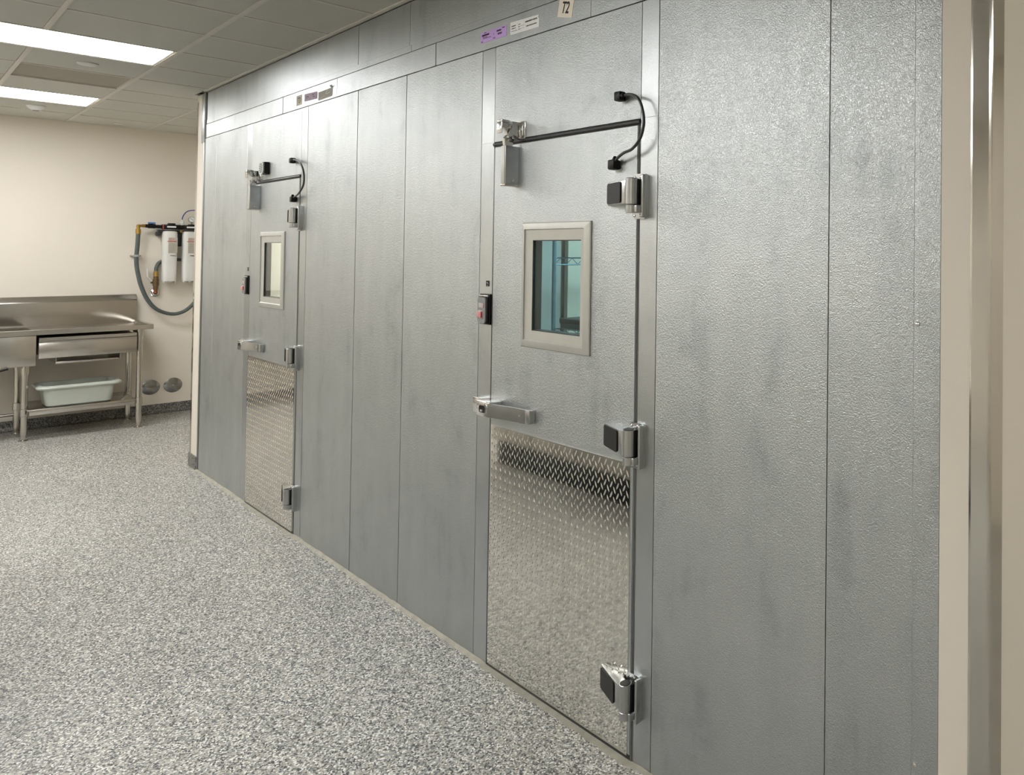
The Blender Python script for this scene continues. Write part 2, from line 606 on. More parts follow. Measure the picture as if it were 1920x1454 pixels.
cv = [(XB, 0.0), (XB + 0.05, 0.0), (XB + 0.022, 0.012), (XB + 0.008, 0.04), (XB + 0.006, 0.10), (XB, 0.10)]
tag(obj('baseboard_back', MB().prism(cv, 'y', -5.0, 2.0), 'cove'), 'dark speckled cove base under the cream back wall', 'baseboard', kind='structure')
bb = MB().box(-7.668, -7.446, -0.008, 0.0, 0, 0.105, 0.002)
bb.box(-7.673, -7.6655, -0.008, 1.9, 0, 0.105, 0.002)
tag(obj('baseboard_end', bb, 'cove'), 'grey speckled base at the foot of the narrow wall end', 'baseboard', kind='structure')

# steel corner guards
def corner_guard(name, x, ydir_face, label):
    """thin L along the convex corner; flanges on the -Y face and on the side face"""
    t, f = 0.0025, 0.052
    mb = MB()
    if ydir_face > 0:              # corner with its side face towards +X
        pts = [(x - f, -0.0035), (x - f, -0.0062), (x - f + 0.006, -0.0078), (x - 0.004, -0.0078), (x + t * 0.4, -0.0058), (x + t, -0.001), (x + t, f + 0.012), (x, f + 0.012), (x, -0.0035)]
    else:
        pts = [(x + 0.038, -0.0002), (x + 0.038, -t), (x + 0.004, -t), (x - t, 0.003), (x - t, 0.05), (x, 0.05), (x, -0.0002)]
    mb.prism(pts, 'z', 0.106 if ydir_face < 0 else 0.0, 2.95 if ydir_face < 0 else 2.98)
    return tag(obj(name, mb, 'guard', smooth=0), label, 'corner guard')


corner_guard('corner_guard', -0.763, 1, 'tall brushed steel corner guard on the wall corner at the right edge')
corner_guard('corner_guard', -7.665, -1, 'thin steel corner guard on the narrow wall end near the water filter')

# ================================================================ COLD-ROOM FRONT
wall = empty('wall_right', (-4.2, 0, 0), 'front of two cold rooms clad in embossed galvanised sheet', 'wall', kind='structure')
BT, BB = 2.745, 2.634              # closure band top and bottom
TH = 0.10


def panel(x0, x1, z0, z1, g=0.002, y=0.0, mat='emboss', name='wall_panel'):
    return obj(name, MB().box(x0 + g, x1 - g, y, y + (0.045 if name == 'door_jamb' else TH), z0, z1, 0.0007, 1), mat, wall)


D1 = (-3.022, -2.078)              # near door leaf
D2 = (-6.241, -5.325)              # far door leaf
edges = [(-7.410, -7.115, 0.0015), (-7.115, -6.362, 0.0022), (-5.208, -4.471, 0.0042), (-4.471, -3.880, 0.0038), (-3.880, -3.142, 0.0026),
         (-1.972, -1.246, 0.0014), (-1.246, -0.972, 0.0014)]
for x0, x1, g in edges:
    panel(x0, x1, 0.0, BB - 0.001, g)
obj('edge_trim', MB().prism([(-0.9734, 0.02), (-0.9734, 0.0008), (-0.958, -0.0035), (-0.896, -0.0035), (-0.896, 0.02)], 'z', 0.0, BB - 0.001), 'emboss', wall, smooth=0)
LEAF_TOP = 2.205
for (a, b), (fl, fr) in ((D1, (-3.142, -1.972)), (D2, (-6.362, -5.208))):
    panel(fl, a - 0.0135, 0.0, LEAF_TOP + 0.018, 0.0018, 0.0, 'smooth_galv', 'door_jamb')
    panel(b + 0.013, fr, 0.0, LEAF_TOP + 0.018, 0.0018, 0.0, 'smooth_galv', 'door_jamb')
    panel(fl, a - 0.0135, LEAF_TOP + 0.018, BB - 0.001, 0.0018, 0.0, 'smooth_galv', 'door_jamb')
    panel(b + 0.013, fr, LEAF_TOP + 0.018, BB - 0.001, 0.0018, 0.0, 'smooth_galv', 'door_jamb')
    panel(a - 0.0135, b + 0.013, LEAF_TOP + 0.018, BB - 0.001, 0.0006, 0.0, 'emboss', 'header_panel')
# closure band
bx = [-7.392, -6.820, -5.655, -4.765, -3.576, -2.36, -0.896]
bg = [0.0015, 0.0015, 0.004, 0.001, 0.004, 0.0008, 0.001]
for i in range(len(bx) - 1):
    obj('closure_strip', MB().box(bx[i] + bg[i], bx[i + 1] - bg[i + 1], -0.002, 0.03, BB + 0.002, BT - 0.002, 0.001, 1), 'emboss_dull', wall)
# upper fascia
fx = [-7.392, -4.488, -3.862, -0.896]
fg = [0.001, 0.003, 0.0012, 0.001]
for i in range(len(fx) - 1):
    obj('upper_fascia', MB().box(fx[i] + fg[i], fx[i + 1] - fg[i + 1], 0.003, 0.05, BT + 0.002, CEIL - 0.004, 0.001, 1), 'emboss_dull', wall)
obj('fascia_lip', MB().box(-7.392, -3.84, 0.0005, 0.004, BT + 0.002, BT + 0.035, 0.0008, 1).box(-3.836, -0.9, 0.0005, 0.004, BT + 0.002, BT + 0.035, 0.0008, 1), 'emboss_dull', wall)
# charcoal sheet put in for the darkness of the cavity behind the joints
obj('joint_dark_sheet', MB().box(-7.42, -0.9, 0.06, 0.085, BB - 0.05, CEIL - 0.002), 'charcoal', wall)
obj('end_trim', MB().box(-7.452, -7.439, -0.004, 0.02, 0.0, BB, 0.001).box(-7.520, -7.436, -0.005, 0.02, BB - 0.03, CEIL - 0.005, 0.001).box(-7.436, -7.418, -0.010, 0.02, BB + 0.01, CEIL - 0.005, 0.001), 'smooth_galv', wall)
obj('end_gap_dark', MB().box(-7.439, -7.4105, 0.001, 0.02, 0.0, BB), 'rubber', wall)  # black strip set in for the darkness of the open gap
# two fixing screws in the edge trim
for z in (1.578, 0.468):
    obj('trim_screw', MB().lathe((-0.960, -0.003, z), (0, -1, 0), [(0, 0.0065), (0.002, 0.0062), (0.004, 0.0035), (0.0046, 0.0)], 16), 'chrome', wall)

# strikes and closer brackets that stay on the frames
for a, b in (D1, D2):
    mb = MB().box(a - 0.104, a - 0.020, -0.030, 0.0, 1.062, 1.128, 0.004)
    mb.box(a - 0.035, a - 0.018, -0.036, -0.0005, 1.070, 1.120, 0.003)
    obj('latch_strike', mb, 'chrome', wall)
    k = MB().box(a + 0.196, a + 0.232, -0.004, 0.0, 2.214, 2.290, 0.0015)
    k.box(a + 0.194, a + 0.199, -0.040, 0.0, 2.214, 2.286, 0.0015)
    k.prism([(-0.040, 2.226), (-0.058, 2.218), (-0.058, 2.232), (-0.040, 2.262)], 'x', a + 0.190, a + 0.199)
    for z in (2.226, 2.276):
        k.cyl((a + 0.216, -0.004, z), (a + 0.216, -0.011, z), 0.0065, n=6)
    k.cyl((a + 0.216, -0.007, 2.226), (a + 0.216, -0.007, 2.276), 0.0035, n=10)
    obj('closer_bracket', k, 'chrome', wall)

# caulk bead along the floor
cb = []
random.seed(3)
N = 120
for i in range(N + 1):
    x = -7.45 + (7.45 - 0.80) * i / N
    wd = 0.017 + random.uniform(-0.005, 0.006)
    h = 0.010 + random.uniform(-0.003, 0.003)
    if -6.25 < x < -5.32 or -3.04 < x < -2.07:      # only a smear along the door thresholds
        wd, h = wd + 0.008, 0.0025
    cb.append([(x, -0.0005, 0.0002), (x, -wd, 0.0002), (x, -wd * 0.55, h * 0.55), (x, -0.0005, h)])
dr = MB().loft(cb)
tag(obj('trim_1', dr, 'caulk'), 'yellowed sealant bead where the metal wall meets the floor', 'sealant', kind='structure')


# ================================================================ DOORS
def lugs(x0, x1, z0, z1, y, pitch=0.036):
    t = MB()
    bm = t.bm
    L, W, H = 0.0145, 0.0040, 0.0024
    ix = int((x1 - x0) / (pitch / 2))
    iz = int((z1 - z0) / (pitch / 2))
    for i in range(ix):
        for j in range(iz):
            if (i + j) % 2:
                cxx, czz = x0 + pitch / 4 + i * pitch / 2, z0 + pitch / 4 + j * pitch / 2
                ang_ = math.radians(62 if i % 2 else -62)
                c, s_ = math.cos(ang_), math.sin(ang_)
                prof = [(-L, 0.0, 0.0), (-L * 0.55, W * 0.8, 0.75), (0.0, W, 1.0), (L * 0.55, W * 0.8, 0.75), (L, 0.0, 0.0)]
                up, dn, top = [], [], []
                for q, wv, hv in prof:
                    up.append(bm.verts.new((cxx + c * q - s_ * wv, y, czz + s_ * q + c * wv)))
                    if wv:
                        dn.append(bm.verts.new((cxx + c * q + s_ * wv, y, czz + s_ * q - c * wv)))
                        top.append(bm.verts.new((cxx + c * q, y - H * hv, czz + s_ * q)))
                e0, e1 = up[0], up[4]
                # upper flank, lower flank
                bm.faces.new((e0, up[1], top[0]))
                bm.faces.new((up[1], up[2], top[1], top[0]))
                bm.faces.new((up[2], up[3], top[2], top[1]))
                bm.faces.new((up[3], e1, top[2]))
                bm.faces.new((e0, top[0], dn[0]))
                bm.faces.new((dn[0], top[0], top[1], dn[1]))
                bm.faces.new((dn[1], top[1], top[2], dn[2]))
                bm.faces.new((dn[2], top[2], e1))
    bmesh.ops.recalc_face_normals(bm, faces=bm.faces[:])
    return t


def hinge(parent, b, zb):
    """cam-rise hinge: b = hinge edge of the leaf, zb = lowest point of the frame flange"""
    xf = b - 0.014
    fl = MB()
    pts = rrect(xf + 0.0375, zb + 0.0785, 0.075, 0.157, 0.018, 6)
    fl.prism(pts, 'y', 0.0, -0.010)
    fl.box(xf + 0.0615, xf + 0.0740, -0.027, -0.002, zb + 0.004, zb + 0.153, 0.004, 3)
    fl.box(xf + 0.036, xf + 0.066, -0.046, -0.006, zb + 0.0195, zb + 0.0465, 0.003, 3)
    fl.cyl((xf + 0.034, -0.040, zb + 0.019), (xf + 0.034, -0.040, zb + 0.0475), 0.0205, n=32, bev=0.0015)
    h = obj('hinge', fl, 'satin', parent)
    st = MB()
    z0, z1 = zb + 0.050, zb + 0.134
    plan = [(xf - 0.135, 0.0), (xf - 0.138, -0.012), (xf - 0.128, -0.017), (xf - 0.060, -0.037), (xf - 0.005, -0.053), (xf + 0.010, -0.0555), (xf + 0.018, -0.052),
            (xf + 0.022, -0.032), (xf + 0.012, -0.020), (xf - 0.012, -0.010), (xf - 0.016, 0.0)]
    st.prism(plan, 'z', z0, z1, 0.003)
    st.cyl((xf + 0.034, -0.040, zb + 0.049), (xf + 0.034, -0.040, zb + 0.139), 0.0215, n=36, bev=0.0012)
    obj('hinge_strap', st, 'satin', h)
    # black inlay on the slanted face
    A, B = Vector((xf - 0.130, -0.0175)), Vector((xf - 0.012, -0.0522))
    d = (B - A).normalized()
    nrm = Vector((d.y, -d.x))
    if nrm.y > 0:
        nrm = -nrm
    Lc = (B - A).length
    out2 = []
    for u, v in rrect(Lc / 2, (z0 + z1) / 2, Lc, 0.074, 0.010, 5):
        bulge = 0.0
        out2.append((u, v + bulge))
    t = MB()
    mtx = Matrix(((d.x, nrm.x, 0, A.x), (d.y, nrm.y, 0, A.y), (0, 0, 1, 0), (0, 0, 0, 1)))
    t.prism(out2, 'y', -0.002, 0.0030, mtx=mtx)
    obj('hinge_inlay', t, 'black', h)
    t = MB().box(xf + 0.018, xf + 0.057, -0.034, -0.009, zb + 0.047, zb + 0.137, 0.003)  # black box stands for the recess shade; the disc is the barrel cap
    t.cyl((xf + 0.034, -0.040, zb + 0.1388), (xf + 0.034, -0.040, zb + 0.1402), 0.0185, n=28)
    obj('hinge_dark_fill_and_cap', t, 'black', h)
    t = MB()
    for sx in (0.012, 0.043):
        for sz in (0.012, 0.145):
            t.lathe((xf + sx, -0.010, zb + sz), (0, -1, 0), [(0, 0.0055), (0.0015, 0.0052), (0.003, 0.003), (0.0034, 0)], 14)
    obj('hinge_screws', t, 'chrome', h)
    return h


def make_door(name, a, b, label, pane, kick_inset):
    d = empty(name, ((a + b) / 2, 0, 0), label, 'cold room door', kind='structure')
    top = LEAF_TOP - 0.006
    wx0, wx1, wz0, wz1 = a + 0.305, a + 0.634, 1.436, 1.804      # glass opening
    # leaf built round the window opening
    t = MB()
    y0, y1 = -0.003, 0.034
    t.box(a, wx0, y0, y1, 0.022, top)
    t.box(wx1, b, y0, y1, 0.022, top)
    t.box(wx0, wx1, y0, y1, 0.022, wz0)
    t.box(wx0, wx1, y0, y1, wz1, top)
    bmesh.ops.remove_doubles(t.bm, verts=t.bm.verts[:], dist=1e-5)
    obj('door_leaf', t, 'emboss', d, smooth=0)
    # gaskets
    g = MB()
    g.box(a - 0.0035, b + 0.012, 0.012, 0.06, 0.0, LEAF_TOP + 0.017)
    gk = MB()
    gk.box(a - 0.0132, b + 0.012, 0.002, 0.03, top + 0.001, LEAF_TOP + 0.0165, 0.002)
    gk.cyl((a - 0.0130, 0.0, top + 0.013), (b + 0.012, 0.0, top + 0.013), 0.0075, n=14)
    gk.box(a - 0.0142, a - 0.0005, -0.001, 0.03, 0.002, top, 0.002)
    obj('door_gasket', gk, 'rubber', d)
    gk = MB().box(b + 0.0005, b + 0.0125, 0.004, 0.03, 0.002, top)
    gk.cyl((b + 0.0035, 0.0005, 0.004), (b + 0.0035, 0.0005, top), 0.0030, n=10)
    gk.cyl((b + 0.0100, 0.002, 0.004), (b + 0.0100, 0.002, top), 0.0022, n=10)
    obj('hinge_side_gasket', gk, 'grey_gasket', d)
    obj('door_sweep', MB().box(a + 0.001, b - 0.001, -0.001, 0.06, 0.001, 0.0225, 0.002), 'rubber', d)
    # tread plate
    kx0, kx1, kz0, kz1 = a + 0.004, b - kick_inset, 0.016, 1.019
    kp = lugs(kx0 + 0.003, kx1 - 0.003, kz0 + 0.003, kz1 - 0.003, -0.0045)
    kp.box(kx0, kx1, -0.0045, -0.0028, kz0, kz1)
    obj('kick_plate', kp, 'tread', d, smooth=60)
    # window frame: outer flat flange, raised inner frame with mitred slope
    ox0, ox1, oz0, oz1 = a + 0.232, a + 0.690, 1.370, 1.871
    ix0, ix1, iz0, iz1 = a + 0.258, a + 0.658, 1.398, 1.844

    def ring(x0, x1, z0, z1, y):
        return [(x0, y, z0), (x1, y, z0), (x1, y, z1), (x0, y, z1)]
    fr = MB()
    fr.loft([ring(ox0, ox1, oz0, oz1, -0.003), ring(ox0, ox1, oz0, oz1, -0.008), ring(ox0 + 0.003, ox1 - 0.003, oz0 + 0.003, oz1 - 0.003, -0.011),
             ring(ix0 - 0.003, ix1 + 0.003, iz0 - 0.003, iz1 + 0.003, -0.017), ring(ix0, ix1, iz0, iz1, -0.017), ring(ix0 + 0.001, ix1 - 0.001, iz0 + 0.005, iz1 - 0.002, -0.0115),
             ring(wx0 + 0.003, wx1 - 0.003, wz0 + 0.003, wz1 - 0.003, -0.0085), ring(wx0 + 0.003, wx1 - 0.003, wz0 + 0.003, wz1 - 0.003, -0.003)], False, False)
    fo = obj('window_frame', fr, 'alu', d, smooth=20)
    gs = MB()
    for y in (0.0,):
        gs.box(wx0, wx0 + 0.006, y - 0.006, 0.032, wz0, wz1)
        gs.box(wx1 - 0.006, wx1, y - 0.006, 0.032, wz0, wz1)
        gs.box(wx0, wx1, y - 0.006, 0.032, wz0, wz0 + 0.006)
        gs.box(wx0, wx1, y - 0.006, 0.032, wz1 - 0.006, wz1)
    obj('window_seal', gs, 'rubber', fo)
    obj('window_pane', MB().box(wx0 + 0.006, wx1 - 0.006, -0.002, 0.001, wz0 + 0.006, wz1 - 0.006), pane, fo, smooth=0)
    for zb in (1.871, 1.011, 0.153):
        hinge(d, b, zb)
    # latch handle
    t = MB()
    t.box(a - 0.014, a + 0.088, -0.062, -0.003, 1.064, 1.130, 0.005, 3)
    hd = obj('latch_handle', t, 'chrome', d)
    arm = []
    for x, o_ in ((0.080, 0.058), (0.115, 0.052), (0.155, 0.043), (0.20, 0.034), (0.25, 0.0285), (0.30, 0.026)):
        x_ = a + x
        arm.append([(x_, -o_ - 0.005, 1.069), (x_, -o_ - 0.006, 1.096), (x_, -o_ - 0.005, 1.124), (x_, -o_ + 0.005, 1.124), (x_, -o_ + 0.006, 1.096), (x_, -o_ + 0.005, 1.069)])
    t = MB().loft(arm)
    t.box(a + 0.296, a + 0.335, -0.030, -0.003, 1.070, 1.124, 0.003)
    obj('lever', t, 'satin', hd)
    t = MB()
    t.prism(rrect(a + 0.040, 1.098, 0.054, 0.034, 0.012, 5), 'y', -0.0605, -0.0632)
    obj('lock_recess', t, 'black', hd)
    t = MB()
    outer = rrect(a + 0.040, 1.098, 0.062, 0.042, 0.014, 6)
    inner = rrect(a + 0.040, 1.098, 0.050, 0.030, 0.010, 6)
    t.loft([[(p[0], -0.0615, p[1]) for p in outer], [(p[0], -0.0650, p[1]) for p in outer], [(p[0], -0.0655, p[1]) for p in inner], [(p[0], -0.0625, p[1]) for p in inner]], False, False)
    t.box(a + 0.020, a + 0.040, -0.0640, -0.0630, 1.085, 1.094, 0.0004)
    t.lathe((a - 0.004, -0.0615, 1.098), (0, -1, 0), [(0, 0.005), (0.0012, 0.0045), (0.0014, 0)], 14)
    t.lathe((a + 0.27, -0.033, 1.098), (0, -1, 0), [(0, 0.006), (0.0012, 0.0055), (0.0014, 0)], 14)
    obj('lock_tongue', t, 'chrome', hd)
    # snap closer: narrow deep housing, hook arm above it
    x0, x1 = a + 0.158, a + 0.186
    t = MB().box(x0, x1, -0.062, -0.003, 2.030, 2.186, 0.0015)
    cl = obj('door_closer', t, 'zinc', d)
    obj('closer_face', MB().box(x0 - 0.0015, x1 - 0.004, -0.0645, -0.0605, 2.031, 2.186, 0.0012), 'alu', cl)
    t = MB().box(x0 - 0.004, x1 + 0.004, -0.066, -0.003, 2.022, 2.030, 0.002)
    t.lathe((x1, -0.030, 2.044), (1, 0, 0), [(0, 0.0065), (0.002, 0.006), (0.0035, 0.003), (0.004, 0)], 14)
    obj('closer_foot', t, 'steel', cl)
    prof = [(-0.030, 2.186), (-0.062, 2.186), (-0.066, 2.215), (-0.052, 2.232), (-0.060, 2.252), (-0.078, 2.262), (-0.082, 2.276), (-0.070, 2.289), (-0.050, 2.291),
            (-0.028, 2.284), (-0.022, 2.268), (-0.026, 2.245), (-0.022, 2.215)]
    t = MB().prism(prof, 'x', x0 + 0.006, x1 - 0.004, 0.0012)
    t.box(x0 - 0.004, x1 + 0.006, -0.084, -0.080, 2.234, 2.282, 0.002)
    t.box(x0 - 0.004, x1 + 0.006, -0.084, -0.048, 2.280, 2.290, 0.003)
    t.cyl((x0, -0.044, 2.262), (x1 + 0.004, -0.044, 2.262), 0.007, n=16)
    t.cyl((x0 - 0.002, -0.044, 2.208), (x1 + 0.003, -0.044, 2.208), 0.006, n=16)
    obj('closer_hook', t, 'chrome', cl)
    return d


door1 = make_door('door_1', *D1, 'nearer galvanised cold room door with a teal-looking window and tread-plate kick panel', 'teal_glass', 0.014)
door2 = make_door('door_2', *D2, 'farther galvanised cold room door with a pale window and tread-plate kick panel', 'clear_glass', 0.012)


# ---- things fixed to the front
def heater_cord(path, label):
    e = empty('heater_cord', path[0], label, 'power cord', 'door heater cords')
    obj('cord', MB().tube(path, 0.0052, 12), 'rubber', e)
    for (p, q, nm) in ((path[0], path[1], 'upper'), (path[-1], path[-2], 'lower')):
        t = MB()
        p, q = Vector(p), Vector(q)
        if nm == 'upper':
            t.box(p.x - 0.030, p.x + 0.004, -0.034, -0.003, p.z - 0.017, p.z + 0.017, 0.006, 2)
            t.cyl((p.x + 0.002, p.y - 0.002, p.z), (p.x + 0.022, q.y * 0.9, p.z), 0.0095, 0.0075, 14)
        else:
            t.box(p.x - 0.024, p.x + 0.012, -0.034, -0.003, p.z - 0.026, p.z + 0.010, 0.006, 2)
            t.cyl((p.x - 0.004, p.y, p.z), (p.x + 0.014, q.y * 0.9, p.z + 0.016), 0.0105, 0.0075, 14)
        obj('connector', t, 'black', e)
    return e


heater_cord([(-2.146, -0.02, 2.308), (-2.098, -0.03, 2.306), (-2.063, -0.035, 2.298), (-2.040, -0.035, 2.285), (-2.019, -0.035, 2.255), (-2.006, -0.035, 2.206),
             (-2.015, -0.035, 2.162), (-2.036, -0.035, 2.133), (-2.070, -0.035, 2.111), (-2.111, -0.035, 2.102), (-2.152, -0.03, 2.088), (-2.183, -0.02, 2.075)],
            'black looped cord with two connectors above the hinges of the nearer door')
heater_cord([(-5.395, -0.02, 2.312), (-5.340, -0.03, 2.311), (-5.270, -0.035, 2.300), (-5.209, -0.035, 2.276), (-5.165, -0.035, 2.232), (-5.150, -0.035, 2.186), (-5.160, -0.035, 2.145),
             (-5.205, -0.035, 2.112), (-5.277, -0.03, 2.089), (-5.375, -0.02, 2.076)],
            'black looped cord with two connectors above the hinges of the farther door')


def light_switch(a, label):
    e = empty('light_switch', (a - 0.055, 0, 1.44), label, 'switch', 'pilot light switches')
    obj('back_box', MB().box(a - 0.097, a - 0.014, -0.008, 0.0, 1.440, 1.571, 0.0015).box(a - 0.088, a - 0.020, -0.016, -0.007, 1.446, 1.558, 0.002), 'black', e)
    obj('top_edge', MB().box(a - 0.096, a - 0.022, -0.0155, -0.0085, 1.5595, 1.566, 0.001), 'chrome', e)
    obj('face_plate', MB().prism(rrect(a - 0.0585, 1.501, 0.062, 0.112, 0.014), 'y', -0.0155, -0.0225), 'grey', e)
    obj('indicator_window', MB().box(a - 0.078, a - 0.046, -0.0240, -0.0222, 1.512, 1.532, 0.0005), 'pale_grey', e)
    obj('indicator_lens', MB().box(a - 0.047, a - 0.039, -0.0250, -0.0222, 1.512, 1.532, 0.001), 'pink', e)
    obj('rocker_bezel', MB().box(a - 0.080, a - 0.044, -0.0250, -0.0222, 1.464, 1.501, 0.001), 'pale_grey', e)
    obj('rocker', MB().prism([(a - 0.078, -0.024), (a - 0.078, -0.033), (a - 0.050, -0.030), (a - 0.048, -0.024)], 'z', 1.470, 1.496, 0.001), 'pink', e)
    obj('rocker_side', MB().box(a - 0.0495, a - 0.0455, -0.031, -0.024, 1.470, 1.496, 0.001), 'red', e)
    return e


light_switch(D1[0], 'grey switch with red rocker on the left jamb of the nearer door')
light_switch(D2[0], 'grey switch with red rocker on the left jamb of the farther door')

for a, lab in ((D1[0], 'small black square badge above the switch of the nearer door'), (D2[0], 'small black square badge above the switch of the farther door')):
    e = empty('badge', (a - 0.048, 0, 1.603), lab, 'badge', 'jamb badges')
    obj('plate', MB().prism(rrect(a - 0.048, 1.6155, 0.026, 0.025, 0.003, 3), 'y', 0.0, -0.0015), 'black', e)
    t = MB()
    t.prism([(a - 0.056, 1.6175), (a - 0.049, 1.6175), (a - 0.044, 1.612), (a - 0.043, 1.6135), (a - 0.048, 1.6215), (a - 0.054, 1.621)], 'y', -0.0014, -0.0019)
    t.box(a - 0.055, a - 0.041, -0.0019, -0.0014, 1.606, 1.6075)
    obj('badge_mark', t, 'pale_grey', e)

# ventilator / alarm above the far door
vx = -5.965
e = empty('vent_port', (vx + 0.05, 0, 2.26), 'small grey slotted vent above the closer of the farther door', 'vent')
obj('housing', MB().box(vx - 0.02, vx + 0.075, -0.030, 0.0, 2.258, 2.338, 0.002), 'black', e)
obj('face_plate', MB().prism(rrect(vx + 0.0275, 2.298, 0.088, 0.082, 0.028, 6), 'y', -0.030, -0.037), 'pale_grey', e)
t = MB()
for i in range(5):
    z = 2.272 + i * 0.013
    hw = 0.028 if i in (1, 2, 3) else 0.02
    t.box(vx + 0.0275 - hw, vx + 0.0275 + hw, -0.0385, -0.0365, z - 0.0035, z + 0.0035, 0.001)
obj('slots', t, 'charcoal', e)


# ---- stickers and cards on the closure band
def bars(x0, x1, z0, z1, spec, y):
    t = MB()
    W, H = x1 - x0, z1 - z0
    for u0, u1, v0, v1 in spec:
        t.box(x0 + u0 * W, x0 + u1 * W, y - 0.0004, y, z0 + v0 * H, z0 + v1 * H)
    return t


def dashes(u0, u1, v, h, n_, seed):
    rr = random.Random(seed)
    out, u = [], u0
    st = (u1 - u0) / n_
    for i in range(n_):
        wv = st * rr.uniform(0.55, 0.92)
        out.append((u, u + wv, v, v + h))
        u += st
    return out


YB = -0.0022
e = empty('sticker', (-3.055, 0, 2.669), 'purple printed sticker on the band above the nearer door', 'sticker', 'inspection stickers')
obj('paper', MB().prism(rrect(-3.055, 2.6925, 0.214, 0.047, 0.004, 3), 'y', YB + 0.0004, YB - 0.0004), 'purple', e)
sp = dashes(.06, .34, .60, .17, 9, 1) + [(.06, .34, .62, .75)] + dashes(.10, .27, .46, .06, 7, 2) + dashes(.10, .42, .36, .05, 12, 3) + dashes(.63, .80, .62, .16, 6, 4) + [(.63, .80, .64, .76)]
sp += dashes(.67, .83, .33, .16, 6, 5) + dashes(.84, .94, .80, .10, 4, 6) + dashes(.04, .10, .07, .09, 3, 7) + dashes(.50, .57, .10, .10, 2, 8) + dashes(.51, .54, .47, .06, 1, 9) + dashes(.14, .24, .86, .07, 4, 10)
obj('printing', bars(-3.162, -2.948, 2.669, 2.716, sp, YB - 0.0004), 'purple_ink', e)
e = empty('sticker', (-2.811, 0, 2.663), 'white printed label right of the purple sticker above the nearer door', 'sticker', 'inspection stickers')
obj('paper', MB().prism([(-2.919, 2.664), (-2.703, 2.661), (-2.703, 2.698), (-2.709, 2.700), (-2.706, 2.712), (-2.919, 2.718)], 'y', YB + 0.0004, YB - 0.0004), 'paper', e)
sp = dashes(.05, .20, .66, .08, 6, 11) + dashes(.05, .20, .47, .07, 6, 12) + dashes(.05, .26, .26, .04, 4, 13) + dashes(.29, .36, .66, .06, 2, 14) + dashes(.29, .35, .47, .06, 2, 15) + dashes(.29, .36, .27, .06, 2, 16)
sp += dashes(.53, .94, .66, .11, 14, 17) + dashes(.56, .92, .30, .09, 13, 18) + [(.37, .50, .52, .53), (.37, .50, .31, .32)]
obj('printing', bars(-2.919, -2.703, 2.663, 2.714, sp, YB - 0.0004), 'ink', e)


def name_card(cx, cz, wx, wz, tilt, s, size, mat, label, shear=0.18):
    e = empty('name_card', (cx, 0, cz - wz / 2), label, 'card', 'room number cards')
    R_ = Matrix.Translation((cx, YB, cz)) @ Matrix.Rotation(math.radians(tilt), 4, 'Y')
    obj('card', MB().box(-wx / 2, wx / 2, -0.0006, 0.0003, -wz / 2, wz / 2, mtx=R_), mat, e)
    me = text_mesh(s, size, shear)
    xs = [v.co.x for v in me.vertices]
    ys = [v.co.y for v in me.vertices]
    mx, my = (min(xs) + max(xs)) / 2, (min(ys) + max(ys)) / 2
    T = R_ @ Matrix.Translation((0, -0.0009, 0)) @ Matrix.Rotation(math.radians(90), 4, 'X') @ Matrix.Diagonal((0.72, 1.0, 1, 1)) @ Matrix.Translation((-mx, -my, 0))
    obj('lettering', MB().mesh(me, T), 'ink', e, smooth=0)
    return e


name_card(-2.520, 2.703, 0.098, 0.078, 12, 'T2', 0.063, 'masking', 'cream card lettered T2 above the nearer door')
name_card(-5.362, 2.688, 0.092, 0.062, 0, 'T3', 0.050, 'old_tape', 'aged card lettered T3 above the farther door', 0.0)
e = empty('sticker', (-5.167, 0, 2.669), 'faded purple sticker between the T3 card and a grey sticker', 'sticker', 'inspection stickers')
obj('paper', MB().prism([(-5.272, 2.668), (-5.062, 2.662), (-5.062, 2.706), (-5.272, 2.714)], 'y', YB + 0.0004, YB - 0.0004), 'faded_purple', e)
sp = dashes(.08, .34, .62, .12, 7, 21) + dashes(.10, .42, .38, .07, 9, 22) + dashes(.62, .8, .66, .13, 5, 23) + dashes(.66, .82, .30, .13, 5, 24)
obj('printing', bars(-5.27, -5.065, 2.668, 2.706, sp, YB - 0.0004), 'purple_ink', e)
e = empty('sticker', (-4.936, 0, 2.644), 'weathered grey sticker with curled corner above the farther door', 'sticker', 'inspection stickers')
obj('paper', MB().prism([(-5.046, 2.646), (-4.832, 2.650), (-4.826, 2.700), (-5.046, 2.696)], 'y', YB + 0.0004, YB - 0.0004), 'grey_paper', e)
obj('curled_corner', MB().loft([[(-4.85, YB - 0.0008, 2.702), (-4.825, YB - 0.0008, 2.702), (-4.825, YB - 0.0008, 2.698), (-4.85, YB - 0.0008, 2.698)],
                               [(-4.848, YB - 0.010, 2.712), (-4.818, YB - 0.010, 2.712), (-4.818, YB - 0.010, 2.710), (-4.848, YB - 0.010, 2.710)]]), 'grey_paper', e)
t = MB().tube([(-4.90, YB - 0.001, 2.693), (-4.925, YB - 0.001, 2.684), (-4.925, YB - 0.001, 2.674), (-4.89, YB - 0.001, 2.673), (-4.86, YB - 0.001, 2.678)], 0.0014, 6)
obj('scratch_mark', t, 'paper', e)

